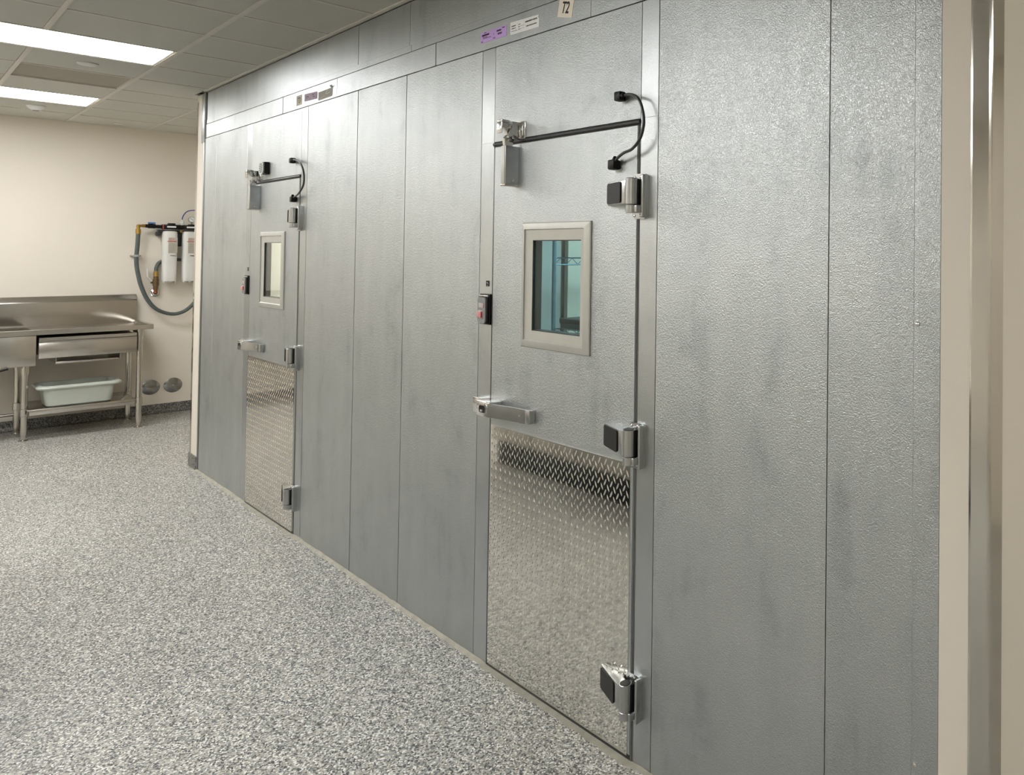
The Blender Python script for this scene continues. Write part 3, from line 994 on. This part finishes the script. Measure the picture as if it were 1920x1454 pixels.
# ================================================================ COLD ROOMS (seen through the windows)
shell = MB()
for x0, x1 in ((-7.40, -4.34), (-4.26, -0.90)):
    pass
shell.box(-4.34, -4.26, 0.10, 2.6, 0, 2.6)
shell.box(-7.42, -0.9, 2.6, 2.68, 0, 2.6)
shell.box(-0.96, -0.90, 0.10, 2.6, 0, 2.6)
shell.box(-7.42, -0.9, 0.10, 2.68, 2.60, 2.64)
tag(obj('wall_inside', shell, 'inside'), 'grey metal lining inside the nearer cold room seen through its window', 'wall', kind='structure')
tag(obj('wall_inside_far', MB().box(-7.40, -7.34, 0.10, 2.6, 0, 2.6), 'inside_pale'), 'pale lining inside the farther cold room seen through its window', 'wall', kind='structure')

st = empty('wire_shelving', (-3.75, 1.15, 0), 'wire shelving seen through the window of the nearer cold room', 'shelving')
for px_, py_ in ((-3.90, 0.868), (-3.55, 0.868), (-3.90, 1.75), (-3.55, 1.75)):
    obj('post', MB().cyl((px_, py_, 0), (px_, py_, 1.95), 0.0125, n=14), 'blue_post', st)
for z in (0.25, 0.80, 1.28, 1.70):
    t = MB()
    for x in (-3.90, -3.55):
        t.tube([(x, 0.87, z + 0.02), (x, 1.75, z + 0.02)], 0.004, 8, 0)
        t.tube([(x, 0.87, z - 0.02), (x, 1.75, z - 0.02)], 0.004, 8, 0)
        zig = []
        for q in range(23):
            zig.append((x, 0.87 + 0.04 * q, z + (0.019 if q % 2 else -0.019)))
        t.tube(zig, 0.003, 6, 0)
    for q in range(30):
        y = 0.89 + q * 0.029
        t.tube([(-3.90, y, z + 0.022), (-3.55, y, z + 0.022)], 0.0022, 6, 0)
    obj('wire_shelf', t, 'blue_post', st)
tag(obj('side_panel', MB().box(-4.24, -4.20, 1.165, 2.2, 0.02, 2.4, 0.004), 'inside_pale'), 'tall pale panel behind the wire shelving seen through the nearer window', 'panel')
e = empty('storage_bin', (-3.73, 1.25, 1.302), 'dark bin on the wire shelf low in the nearer window', 'bin')
obj('bin_body', MB().box(-3.88, -3.58, 0.90, 1.55, 1.3045, 1.335, 0.006), 'teal', e)
obj('bin_lid', MB().box(-3.885, -3.575, 0.895, 1.555, 1.335, 1.365, 0.006), 'charcoal', e)
for (lx, ly, m_, lab) in ((-2.6, 1.5, 'cold_diffuser', 'lamp on the ceiling inside the nearer cold room'), (-6.3, 1.3, 'warm_diffuser', 'lamp on the ceiling inside the farther cold room')):
    e = empty('cold_room_lamp', (lx, ly, 2.6), lab, 'lamp')
    obj('lamp_base', MB().box(lx - 0.3, lx + 0.3, ly - 0.08, ly + 0.08, 2.57, 2.60, 0.004), 'white', e)
    obj('lamp_cover', MB().box(lx - 0.28, lx + 0.28, ly - 0.06, ly + 0.06, 2.53, 2.57, 0.01), m_, e)


# ================================================================ CEILING FIXTURES
def ceiling_light(lx, ly, label, group):
    e = empty('ceiling_light', (lx, ly, CEIL), label, 'ceiling light', group)
    hx, hy = TS / 2 - 0.014, TS - 0.014
    t = MB()
    f = 0.007
    t.box(lx - hx, lx + hx, ly - hy, ly - hy + f, CEIL + 0.002, CEIL + 0.03, 0.002)
    t.box(lx - hx, lx + hx, ly + hy - f, ly + hy, CEIL + 0.002, CEIL + 0.03, 0.002)
    t.box(lx - hx, lx - hx + f, ly - hy + f, ly + hy - f, CEIL + 0.002, CEIL + 0.03, 0.002)
    t.box(lx + hx - f, lx + hx, ly - hy + f, ly + hy - f, CEIL + 0.002, CEIL + 0.03, 0.002)
    obj('light_frame', t, 'white', e)
    obj('diffuser', MB().box(lx - hx + f, lx + hx - f, ly - hy + f, ly + hy - f, CEIL + 0.006, CEIL + 0.022), 'diffuser', e, smooth=0)
    return e


def copy_tree(o, parent=None):
    c = o.copy()
    C.objects.link(c)
    c.parent = parent
    for ch in list(o.children):
        copy_tree(ch, c)
    return c


L0 = ceiling_light(LIGHTS[0][0], LIGHTS[0][1], 'larger bright panel light, nearer of the two in view', 'ceiling panel lights')
for i, (lx, ly, row) in enumerate(LIGHTS[1:]):
    c = copy_tree(L0)
    c.location = (lx, ly, CEIL)
    c['label'] = 'smaller bright panel light, the one near the cream back wall' if i == 0 else 'bright panel light out of view: the ceiling rows that continue, plus one added in the side passage'

e = empty('ceiling_speaker', (-6.955, -0.757, CEIL), 'flat white round disc between the two ceiling lights', 'ceiling disc')
obj('rim', MB().lathe((-6.955, -0.757, CEIL + 0.010), (0, 0, -1), [(0, 0.055), (0.012, 0.056), (0.017, 0.050), (0.0185, 0.046)], 36), 'white', e)
obj('cover', MB().lathe((-6.955, -0.757, CEIL - 0.006), (0, 0, -1), [(0, 0.046), (0.004, 0.044), (0.005, 0.0)], 36), 'white_plastic', e)
e = empty('smoke_detector', (-9.41, -0.755, CEIL), 'white domed detector on the ceiling near the back wall', 'smoke detector')
obj('detector_base', MB().lathe((-9.41, -0.755, CEIL + 0.010), (0, 0, -1), [(0, 0.064), (0.014, 0.064), (0.018, 0.060)], 36), 'white', e)
obj('detector_dome', MB().lathe((-9.41, -0.755, CEIL - 0.010), (0, 0, -1), [(-0.004, 0.060), (0.010, 0.054), (0.020, 0.040), (0.028, 0.028), (0.030, 0.0)], 36), 'white_plastic', e)
obj('detector_tip', MB().lathe((-9.41, -0.755, CEIL - 0.039), (0, 0, -1), [(0, 0.022), (0.004, 0.021), (0.005, 0)], 24), 'grey', e)
e = empty('sprinkler_cover', (-10.04, -0.11, CEIL), 'small recessed sprinkler plate above the cream back wall', 'sprinkler')
obj('plate', MB().lathe((-10.04, -0.11, CEIL + 0.010), (0, 0, -1), [(0, 0.042), (0.012, 0.042), (0.014, 0.036), (0.0145, 0.0)], 28), 'white', e)
obj('shadow_gap', MB().lathe((-10.04, -0.11, CEIL + 0.010), (0, 0, -1), [(0, 0.05), (0.005, 0.05), (0.0055, 0.045)], 28), 'charcoal', e)

# ================================================================ SINK TABLE
FX = -9.62                         # front of the worktop
BX = XB + 0.004
tb = empty('sink_table', (-9.95, -0.8, 0), 'brushed stainless sink table with drawer against the cream wall', 'sink table')
YR, YL = 0.124, -2.6
BY0, BY1 = -1.75, -0.700           # bowl extents in y
t = MB()
zt, zb_ = 0.988, 0.962
t.box(BX + 0.05, FX - 0.02, BY1, YR - 0.01, zb_, zt)            # right deck
t.box(BX + 0.05, FX - 0.02, YL, BY0, zb_, zt)
t.box(FX - 0.085, FX - 0.02, BY0, BY1, zb_, zt)
t.box(BX + 0.05, BX + 0.10, BY0, BY1, zb_, zt)
pr = [(FX - 0.045, zt), (FX - 0.028, 1.006), (FX - 0.004, 1.008), (FX, 1.004), (FX, 0.960), (FX - 0.012, 0.958), (FX - 0.03, 0.965)]
t.prism(pr, 'y', YL, YR)
pr = [(YR - 0.045, zt), (YR - 0.028, 1.006), (YR - 0.004, 1.008), (YR, 1.004), (YR, 0.960), (YR - 0.012, 0.958), (YR - 0.03, 0.965)]
t.prism(pr, 'x', BX + 0.05, FX - 0.02)
obj('worktop', t, 'steel', tb)
pr = [(BX, 0.958), (BX + 0.055, 0.958), (BX + 0.050, 1.215), (BX + 0.046, 1.224), (BX + 0.006, 1.276), (BX, 1.276)]
obj('backsplash', MB().prism(pr, 'y', YL, 0.108, 0.002), 'steel', tb)
t = MB()
bz = 0.684
t.box(FX - 0.045, FX - 0.040, BY0, BY1 + 0.012, bz, 0.958, 0.0015)
t.box(BX + 0.095, BX + 0.10, BY0, BY1, bz, zb_)
t.box(BX + 0.095, FX - 0.045, BY1 + 0.006, BY1 + 0.012, bz, 0.962)
t.box(BX + 0.095, FX - 0.045, BY0 - 0.006, BY0, bz, zb_)
t.box(BX + 0.095, FX - 0.040, BY0 - 0.006, BY1 + 0.012, bz - 0.006, bz)
obj('sink_bowl', t, 'steel', tb)
# drawer
t = MB()
t.box(FX - 0.030, FX - 0.024, -0.672, 0.004, 0.742, 0.888, 0.0015)
t.prism([(FX - 0.030, 0.886), (FX - 0.010, 0.886), (FX - 0.010, 0.893), (FX - 0.020, 0.902), (FX - 0.020, 0.930), (FX - 0.030, 0.930)], 'y', -0.672, 0.004)
dw = obj('drawer', t, 'steel', tb)
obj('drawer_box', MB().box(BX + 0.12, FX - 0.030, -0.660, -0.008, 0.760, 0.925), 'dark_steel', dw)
obj('drawer_slide', MB().box(FX - 0.20, FX - 0.06, 0.004, 0.018, 0.930, 0.958), 'steel', dw)
t = MB().box(BX + 0.12, FX - 0.032, -0.560, -0.555, 0.690, 0.745).box(BX + 0.12, FX - 0.032, -0.117, -0.112, 0.690, 0.745)
t.box(BX + 0.12, FX - 0.032, -0.560, -0.112, 0.684, 0.690)
t.box(FX - 0.040, FX - 0.030, -0.560, -0.125, 0.684, 0.700, 0.001)
obj('drawer_cradle', t, 'steel', tb)


def leg(x, y, z1, name='leg', collar=0.25, sleeve=True):
    t = MB().cyl((x, y, 0.055), (x, y, z1), 0.0235, n=24)
    t.cyl((x, y, z1 - 0.075), (x, y, z1), 0.029, n=24)
    if collar:
        t.cyl((x, y, collar - 0.028), (x, y, collar + 0.042), 0.029, n=24, bev=0.003)
    l = obj(name, t, 'steel_v', tb)
    f = MB().cyl((x, y, 0.012), (x, y, 0.056), 0.014, 0.018, n=20)
    f.lathe((x, y, 0.0), (0, 0, 1), [(0, 0.034), (0.005, 0.034), (0.011, 0.016)], 28)
    obj('foot', f, 'steel_v', l)


leg(FX - 0.055, 0.034, 0.958)
leg(BX + 0.16, 0.036, 0.958)
leg(FX - 0.105, -0.748, bz - 0.006)
leg(BX + 0.16, -0.755, bz - 0.006)
leg(FX - 0.105, -2.50, 0.958)
leg(BX + 0.16, -2.50, 0.958)
t = MB().box(BX + 0.10, FX - 0.030, -0.735, 0.012, 0.272, 0.284, 0.002)
t.box(FX - 0.036, FX - 0.026, -0.722, 0.002, 0.232, 0.284, 0.002)
t.box(BX + 0.10, BX + 0.11, -0.722, 0.002, 0.232, 0.284, 0.002)
obj('undershelf', t, 'steel', tb)
t = MB().cyl((BX + 0.16, -2.5, 0.18), (BX + 0.16, -0.755, 0.18), 0.014, n=16)
obj('cross_rail', t, 'steel', tb)
obj('drain_lever', MB().tube([(-9.80, -1.05, 0.66), (-9.72, -0.97, 0.648), (-9.66, -0.92, 0.655), (-9.64, -0.862, 0.672)], 0.009, 10), 'black', tb)

# tote on the undershelf
def rr3(cx, cyy, wx, wy, r, z):
    return [(p[0], p[1], z) for p in rrect(cx, cyy, wx, wy, r, 6)]


cxx, cyy = -9.835, -0.385
e = empty('tote_tub', (cxx, cyy, 0.284), 'pale grey-green plastic tub on the shelf under the sink table', 'tub')
W_, D_ = 0.355, 0.470
ls = [rr3(cxx, cyy, W_ - 0.05, D_ - 0.05, 0.04, 0.2845), rr3(cxx, cyy, W_ - 0.02, D_ - 0.015, 0.055, 0.298), rr3(cxx, cyy, W_ + 0.01, D_ + 0.025, 0.06, 0.452)]
ls2 = [rr3(cxx, cyy, W_ + 0.002, D_ + 0.015, 0.056, 0.474), rr3(cxx, cyy, W_ - 0.028, D_ - 0.022, 0.05, 0.306), rr3(cxx, cyy, W_ - 0.10, D_ - 0.1, 0.03, 0.297)]
obj('tub_body', MB().loft(ls + [rr3(cxx, cyy, W_ + 0.012, D_ + 0.027, 0.06, 0.474)] + ls2), 'tub', e)
rm = [rr3(cxx, cyy, W_ + 0.014, D_ + 0.030, 0.06, 0.448), rr3(cxx, cyy, W_ + 0.056, D_ + 0.106, 0.07, 0.452), rr3(cxx, cyy, W_ + 0.066, D_ + 0.118, 0.075, 0.464),
      rr3(cxx, cyy, W_ + 0.056, D_ + 0.106, 0.07, 0.478), rr3(cxx, cyy, W_ + 0.020, D_ + 0.040, 0.06, 0.484), rr3(cxx, cyy, W_ + 0.004, D_ + 0.017, 0.056, 0.474)]
obj('tub_rim', MB().loft(rm, False, False), 'tub', e)

# round cover plates on the wall
for (yy, lab) in ((0.243, 'round steel cover plate on the wall beside the sink table leg'), (0.430, 'round steel cover plate on the wall, the one farther from the sink table')):
    e = empty('cover_plate', (XB, yy, 0.285), lab, 'cover plate', 'round wall covers')
    obj('disc', MB().lathe((XB, yy, 0.285), (1, 0, 0), [(0, 0.079), (0.004, 0.079), (0.0065, 0.075), (0.007, 0.0)], 40), 'cover_steel', e)
    obj('screw', MB().lathe((XB + 0.0065, yy, 0.285), (1, 0, 0), [(0, 0.009), (0.003, 0.008), (0.004, 0.0)], 16), 'brass' if yy < 0.3 else 'chrome', e)

# ================================================================ WATER FILTER
e = empty('water_filter', (XB, 0.45, 1.40), 'twin white water filter cartridges hanging from a black manifold on the cream wall', 'water filter')
X = XB + 0.105
t = MB()
t.cyl((X, 0.285, 1.985), (X, 0.75, 1.985), 0.026, n=24)
t.box(X - 0.03, X + 0.03, 0.30, 0.44, 1.962, 2.005, 0.008)
t.box(X - 0.03, X + 0.03, 0.47, 0.61, 1.962, 2.005, 0.008)
t.cyl((X, 0.365, 1.995), (X, 0.365, 2.025), 0.034, n=28, bev=0.005)
t.cyl((X, 0.535, 1.995), (X, 0.535, 2.018), 0.034, n=28, bev=0.005)
obj('manifold', t, 'black', e)
t = MB().box(XB + 0.001, XB + 0.082, 0.262, 0.75, 1.925, 1.955, 0.004).box(XB + 0.001, XB + 0.012, 0.335, 0.75, 1.78, 1.955, 0.002)
t.box(XB + 0.012, XB + 0.055, 0.425, 0.455, 1.80, 1.93)
t.box(XB + 0.02, XB + 0.09, 0.245, 0.285, 1.885, 1.935, 0.012)
obj('wall_bracket', t, 'rubber', e)
for yy in (0.353, 0.518, 0.683):
    t = MB().loft([[(p[0], p[1], z) for p in rrect(X, yy, wx, wx, r, 6)] for z, wx, r in
                   ((1.408, 0.104, 0.03), (1.418, 0.112, 0.035), (1.50, 0.116, 0.036), (1.85, 0.119, 0.038), (1.92, 0.119, 0.040), (1.935, 0.110, 0.040), (1.942, 0.08, 0.035))])
    cart = obj('cartridge', t, 'white_plastic', e)
    t = MB()
    for dy in (-0.045, 0.0, 0.045):
        t.box(X - 0.03, X + 0.045, yy + dy - 0.006, yy + dy + 0.006, 1.394, 1.412, 0.002)
    obj('cartridge_foot', t, 'white_plastic', cart)
    xl = X + 0.0602
    obj('cartridge_label', MB().box(xl - 0.001, xl + 0.0004, yy - 0.022, yy + 0.054, 1.705, 1.872), 'label', cart)
    t = MB()
    t.box(xl, xl + 0.0008, yy - 0.030, yy + 0.046, 1.828, 1.836)
    for q in range(3):
        t.box(xl, xl + 0.0008, yy - 0.02, yy + 0.01 + 0.02 * (q % 2), 1.842 + q * 0.010, 1.8445 + q * 0.010)
    obj('label_red_print', t, 'red_band', cart)
    t = MB()
    for q in range(9):
        t.box(xl, xl + 0.0007, yy - 0.016, yy + 0.048 - 0.02 * ((q * 7) % 3) / 3, 1.715 + q * 0.011, 1.7175 + q * 0.011)
    obj('label_fine_print', t, 'grey', cart)
    t = MB()
    rq = random.Random(5)
    for q in range(6):
        t.tube([(xl + 0.0004, yy - 0.004 + q * 0.008, 1.675 + rq.uniform(-.004, .004)), (xl + 0.0004, yy + q * 0.008, 1.685 + rq.uniform(-.003, .003)), (xl + 0.0004, yy + 0.004 + q * 0.008, 1.674 + rq.uniform(-.004, .004))], 0.0012, 6)
    obj('handwritten_mark', t, 'ink', cart)
    obj('manifold_label', MB().box(X + 0.0302, X + 0.0312, yy - 0.030, yy + 0.045, 1.978, 1.994), 'paper', e)
obj('red_clip', MB().box(X - 0.028, X + 0.028, 0.288, 0.297, 1.965, 2.01, 0.003), 'red_band', e)
obj('brass_plug', MB().cyl((X + 0.02, 0.438, 1.938), (X + 0.05, 0.438, 1.938), 0.012, n=8), 'brass', e)
t = MB().cyl((X, 0.150, 1.99), (X, 0.29, 1.985), 0.018, n=20).cyl((X, 0.17, 1.99), (X, 0.235, 1.988), 0.024, n=20, bev=0.005).cyl((X, 0.205, 1.99), (X, 0.205, 2.018), 0.010, n=14)
obj('inlet_valve', t, 'black', e)
obj('blue_handle', MB().box(X - 0.012, X + 0.012, 0.172, 0.232, 2.014, 2.030, 0.004), 'blue', e)
t = MB().cyl((X, 0.125, 1.99), (X, 0.152, 1.99), 0.017, n=8).cyl((X, 0.098, 1.988), (X, 0.130, 1.99), 0.013, n=16).ball((X, 0.096, 1.986), 0.018)
t.cyl((X, 0.096, 1.985), (X, 0.096, 1.945), 0.015, n=16).cyl((X, 0.096, 1.955), (X, 0.096, 1.905), 0.0225, n=8)
obj('brass_elbow', t, 'brass', e)
t = MB().tube([(X, 0.096, 1.915), (X, 0.093, 1.80), (X - 0.01, 0.089, 1.677), (X - 0.015, 0.092, 1.58), (X - 0.01, 0.104, 1.49), (X, 0.130, 1.36), (X, 0.185, 1.215), (X, 0.265, 1.11), (X, 0.385, 1.058), (X, 0.49, 1.083), (X, 0.58, 1.18), (X, 0.62, 1.30)], 0.0185, 16)
obj('hose', t, 'hose', e)
t = MB().box(XB + 0.001, X - 0.018, 0.050, 0.128, 1.672, 1.684, 0.002).lathe((X - 0.010, 0.089, 1.666), (0, 0, 1), [(0, 0.0215), (0.022, 0.0215)], 24)
t.box(X - 0.004, X + 0.012, 0.104, 0.110, 1.635, 1.668, 0.002)
obj('hose_clip', t, 'pale_grey', e)
t = MB().lathe((X, 0.452, 2.000), (0, 0, 1), [(0, 0.012), (0.012, 0.014), (0.02, 0.010), (0.026, 0.017), (0.046, 0.017), (0.052, 0.010), (0.066, 0.009)], 18)
t.cyl((X, 0.452, 2.034), (X, 0.425, 2.034), 0.004, n=10)
t.ball((X, 0.421, 2.034), 0.007)
obj('bleed_valve', t, 'white_plastic', e)
obj('blue_tube', MB().tube([(X, 0.452, 2.062), (X, 0.462, 2.11), (X, 0.492, 2.155), (X, 0.540, 2.172), (X, 0.60, 2.168), (X, 0.70, 2.12)], 0.005, 10), 'blue_tube', e)
gg = (X, 0.535, 2.072)
t = MB().lathe((X - 0.012, gg[1], gg[2]), (1, 0, 0), [(0, 0.028), (0.004, 0.031), (0.022, 0.031), (0.025, 0.027)], 32).cyl((X, gg[1], 2.015), (X, gg[1], 2.045), 0.008, n=12)
ga = obj('pressure_gauge', t, 'grey', e)
obj('gauge_dial', MB().lathe((X + 0.012, gg[1], gg[2]), (1, 0, 0), [(0, 0.0268), (0.0015, 0.0268), (0.002, 0.0)], 32), 'paper', ga)
t = MB().prism([(gg[1] - 0.018, gg[2] + 0.012), (gg[1] - 0.016, gg[2] + 0.015), (gg[1] + 0.014, gg[2] - 0.008), (gg[1] + 0.013, gg[2] - 0.011)], 'x', X + 0.0138, X + 0.0146)
for k in range(9):
    aa = math.radians(-30 + 30 * k)
    t.box(X + 0.0135, X + 0.0142, gg[1] + 0.021 * math.cos(aa) - 0.0015, gg[1] + 0.021 * math.cos(aa) + 0.0015, gg[2] + 0.021 * math.sin(aa) - 0.0015, gg[2] + 0.021 * math.sin(aa) + 0.0015)
obj('gauge_needle', t, 'ink', ga)

# brass shut-off valve with its own hose
e = empty('shutoff_valve', (XB, 0.258, 1.30), 'brass ball valve with white lever below the twin water filters', 'valve')
Xv = XB + 0.045
t = MB().cyl((Xv, 0.258, 1.325), (Xv, 0.258, 1.46), 0.021, n=20).cyl((Xv, 0.258, 1.36), (Xv, 0.258, 1.43), 0.027, n=8).cyl((Xv, 0.258, 1.395), (Xv, 0.215, 1.395), 0.010, n=12)
obj('valve_body', t, 'bronze', e)
t = MB().cyl((Xv, 0.258, 1.46), (Xv, 0.258, 1.515), 0.020, n=8).cyl((Xv, 0.258, 1.475), (Xv, 0.258, 1.482), 0.024, n=20)
obj('brass_nut', t, 'brass', e)
t = MB().tube([(Xv, 0.220, 1.395), (Xv, 0.213, 1.42), (Xv, 0.192, 1.455)], 0.005, 8)
t.box(Xv - 0.006, Xv + 0.006, 0.182, 0.196, 1.452, 1.545, 0.004)
obj('lever', t, 'white', e)
t = MB().cyl((Xv, 0.258, 1.285), (Xv, 0.258, 1.33), 0.016, n=16).ball((Xv, 0.258, 1.288), 0.02).cyl((Xv, 0.258, 1.288), (XB, 0.258, 1.288), 0.013, n=14)
obj('copper_tail', t, 'copper', e)
obj('wall_flange', MB().lathe((XB, 0.258, 1.285), (1, 0, 0), [(0, 0.042), (0.008, 0.040), (0.018, 0.026), (0.020, 0.014)], 28), 'chrome', e)
obj('hose', MB().tube([(Xv, 0.258, 1.505), (Xv - 0.008, 0.262, 1.555), (Xv - 0.020, 0.285, 1.603), (Xv - 0.0245, 0.335, 1.628), (Xv - 0.0245, 0.42, 1.636), (Xv - 0.0245, 0.52, 1.628), (Xv - 0.0245, 0.60, 1.60)], 0.0165, 14), 'hose', e)

# unseen cabinet added to give the kick plates their dark mirrored band
e = empty('stand_in_cabinet', (-5.0, -2.0, 0), 'unseen stand-in steel cabinet on a dark plinth, added for its reflection in the kick plates', 'cabinet')
obj('plinth', MB().box(-5.88, -3.55, -2.3, -1.66, 0, 0.20, 0.004), 'charcoal', e)
obj('cabinet_body', MB().box(-5.90, -3.53, -2.32, -1.63, 0.20, 0.86, 0.004), 'steel', e)
obj('worktop', MB().box(-5.93, -3.5, -2.35, -1.60, 0.86, 0.90, 0.006), 'steel', e)
for k in range(4):
    x0 = -5.88 + k * 0.587
    dd = obj('door', MB().box(x0, x0 + 0.575, -1.63, -1.612, 0.22, 0.84, 0.004), 'steel', e)
    obj('handle', MB().tube([(x0 + 0.52, -1.612, 0.62), (x0 + 0.52, -1.585, 0.63), (x0 + 0.52, -1.585, 0.75), (x0 + 0.52, -1.612, 0.76)], 0.006, 10), 'chrome', dd)
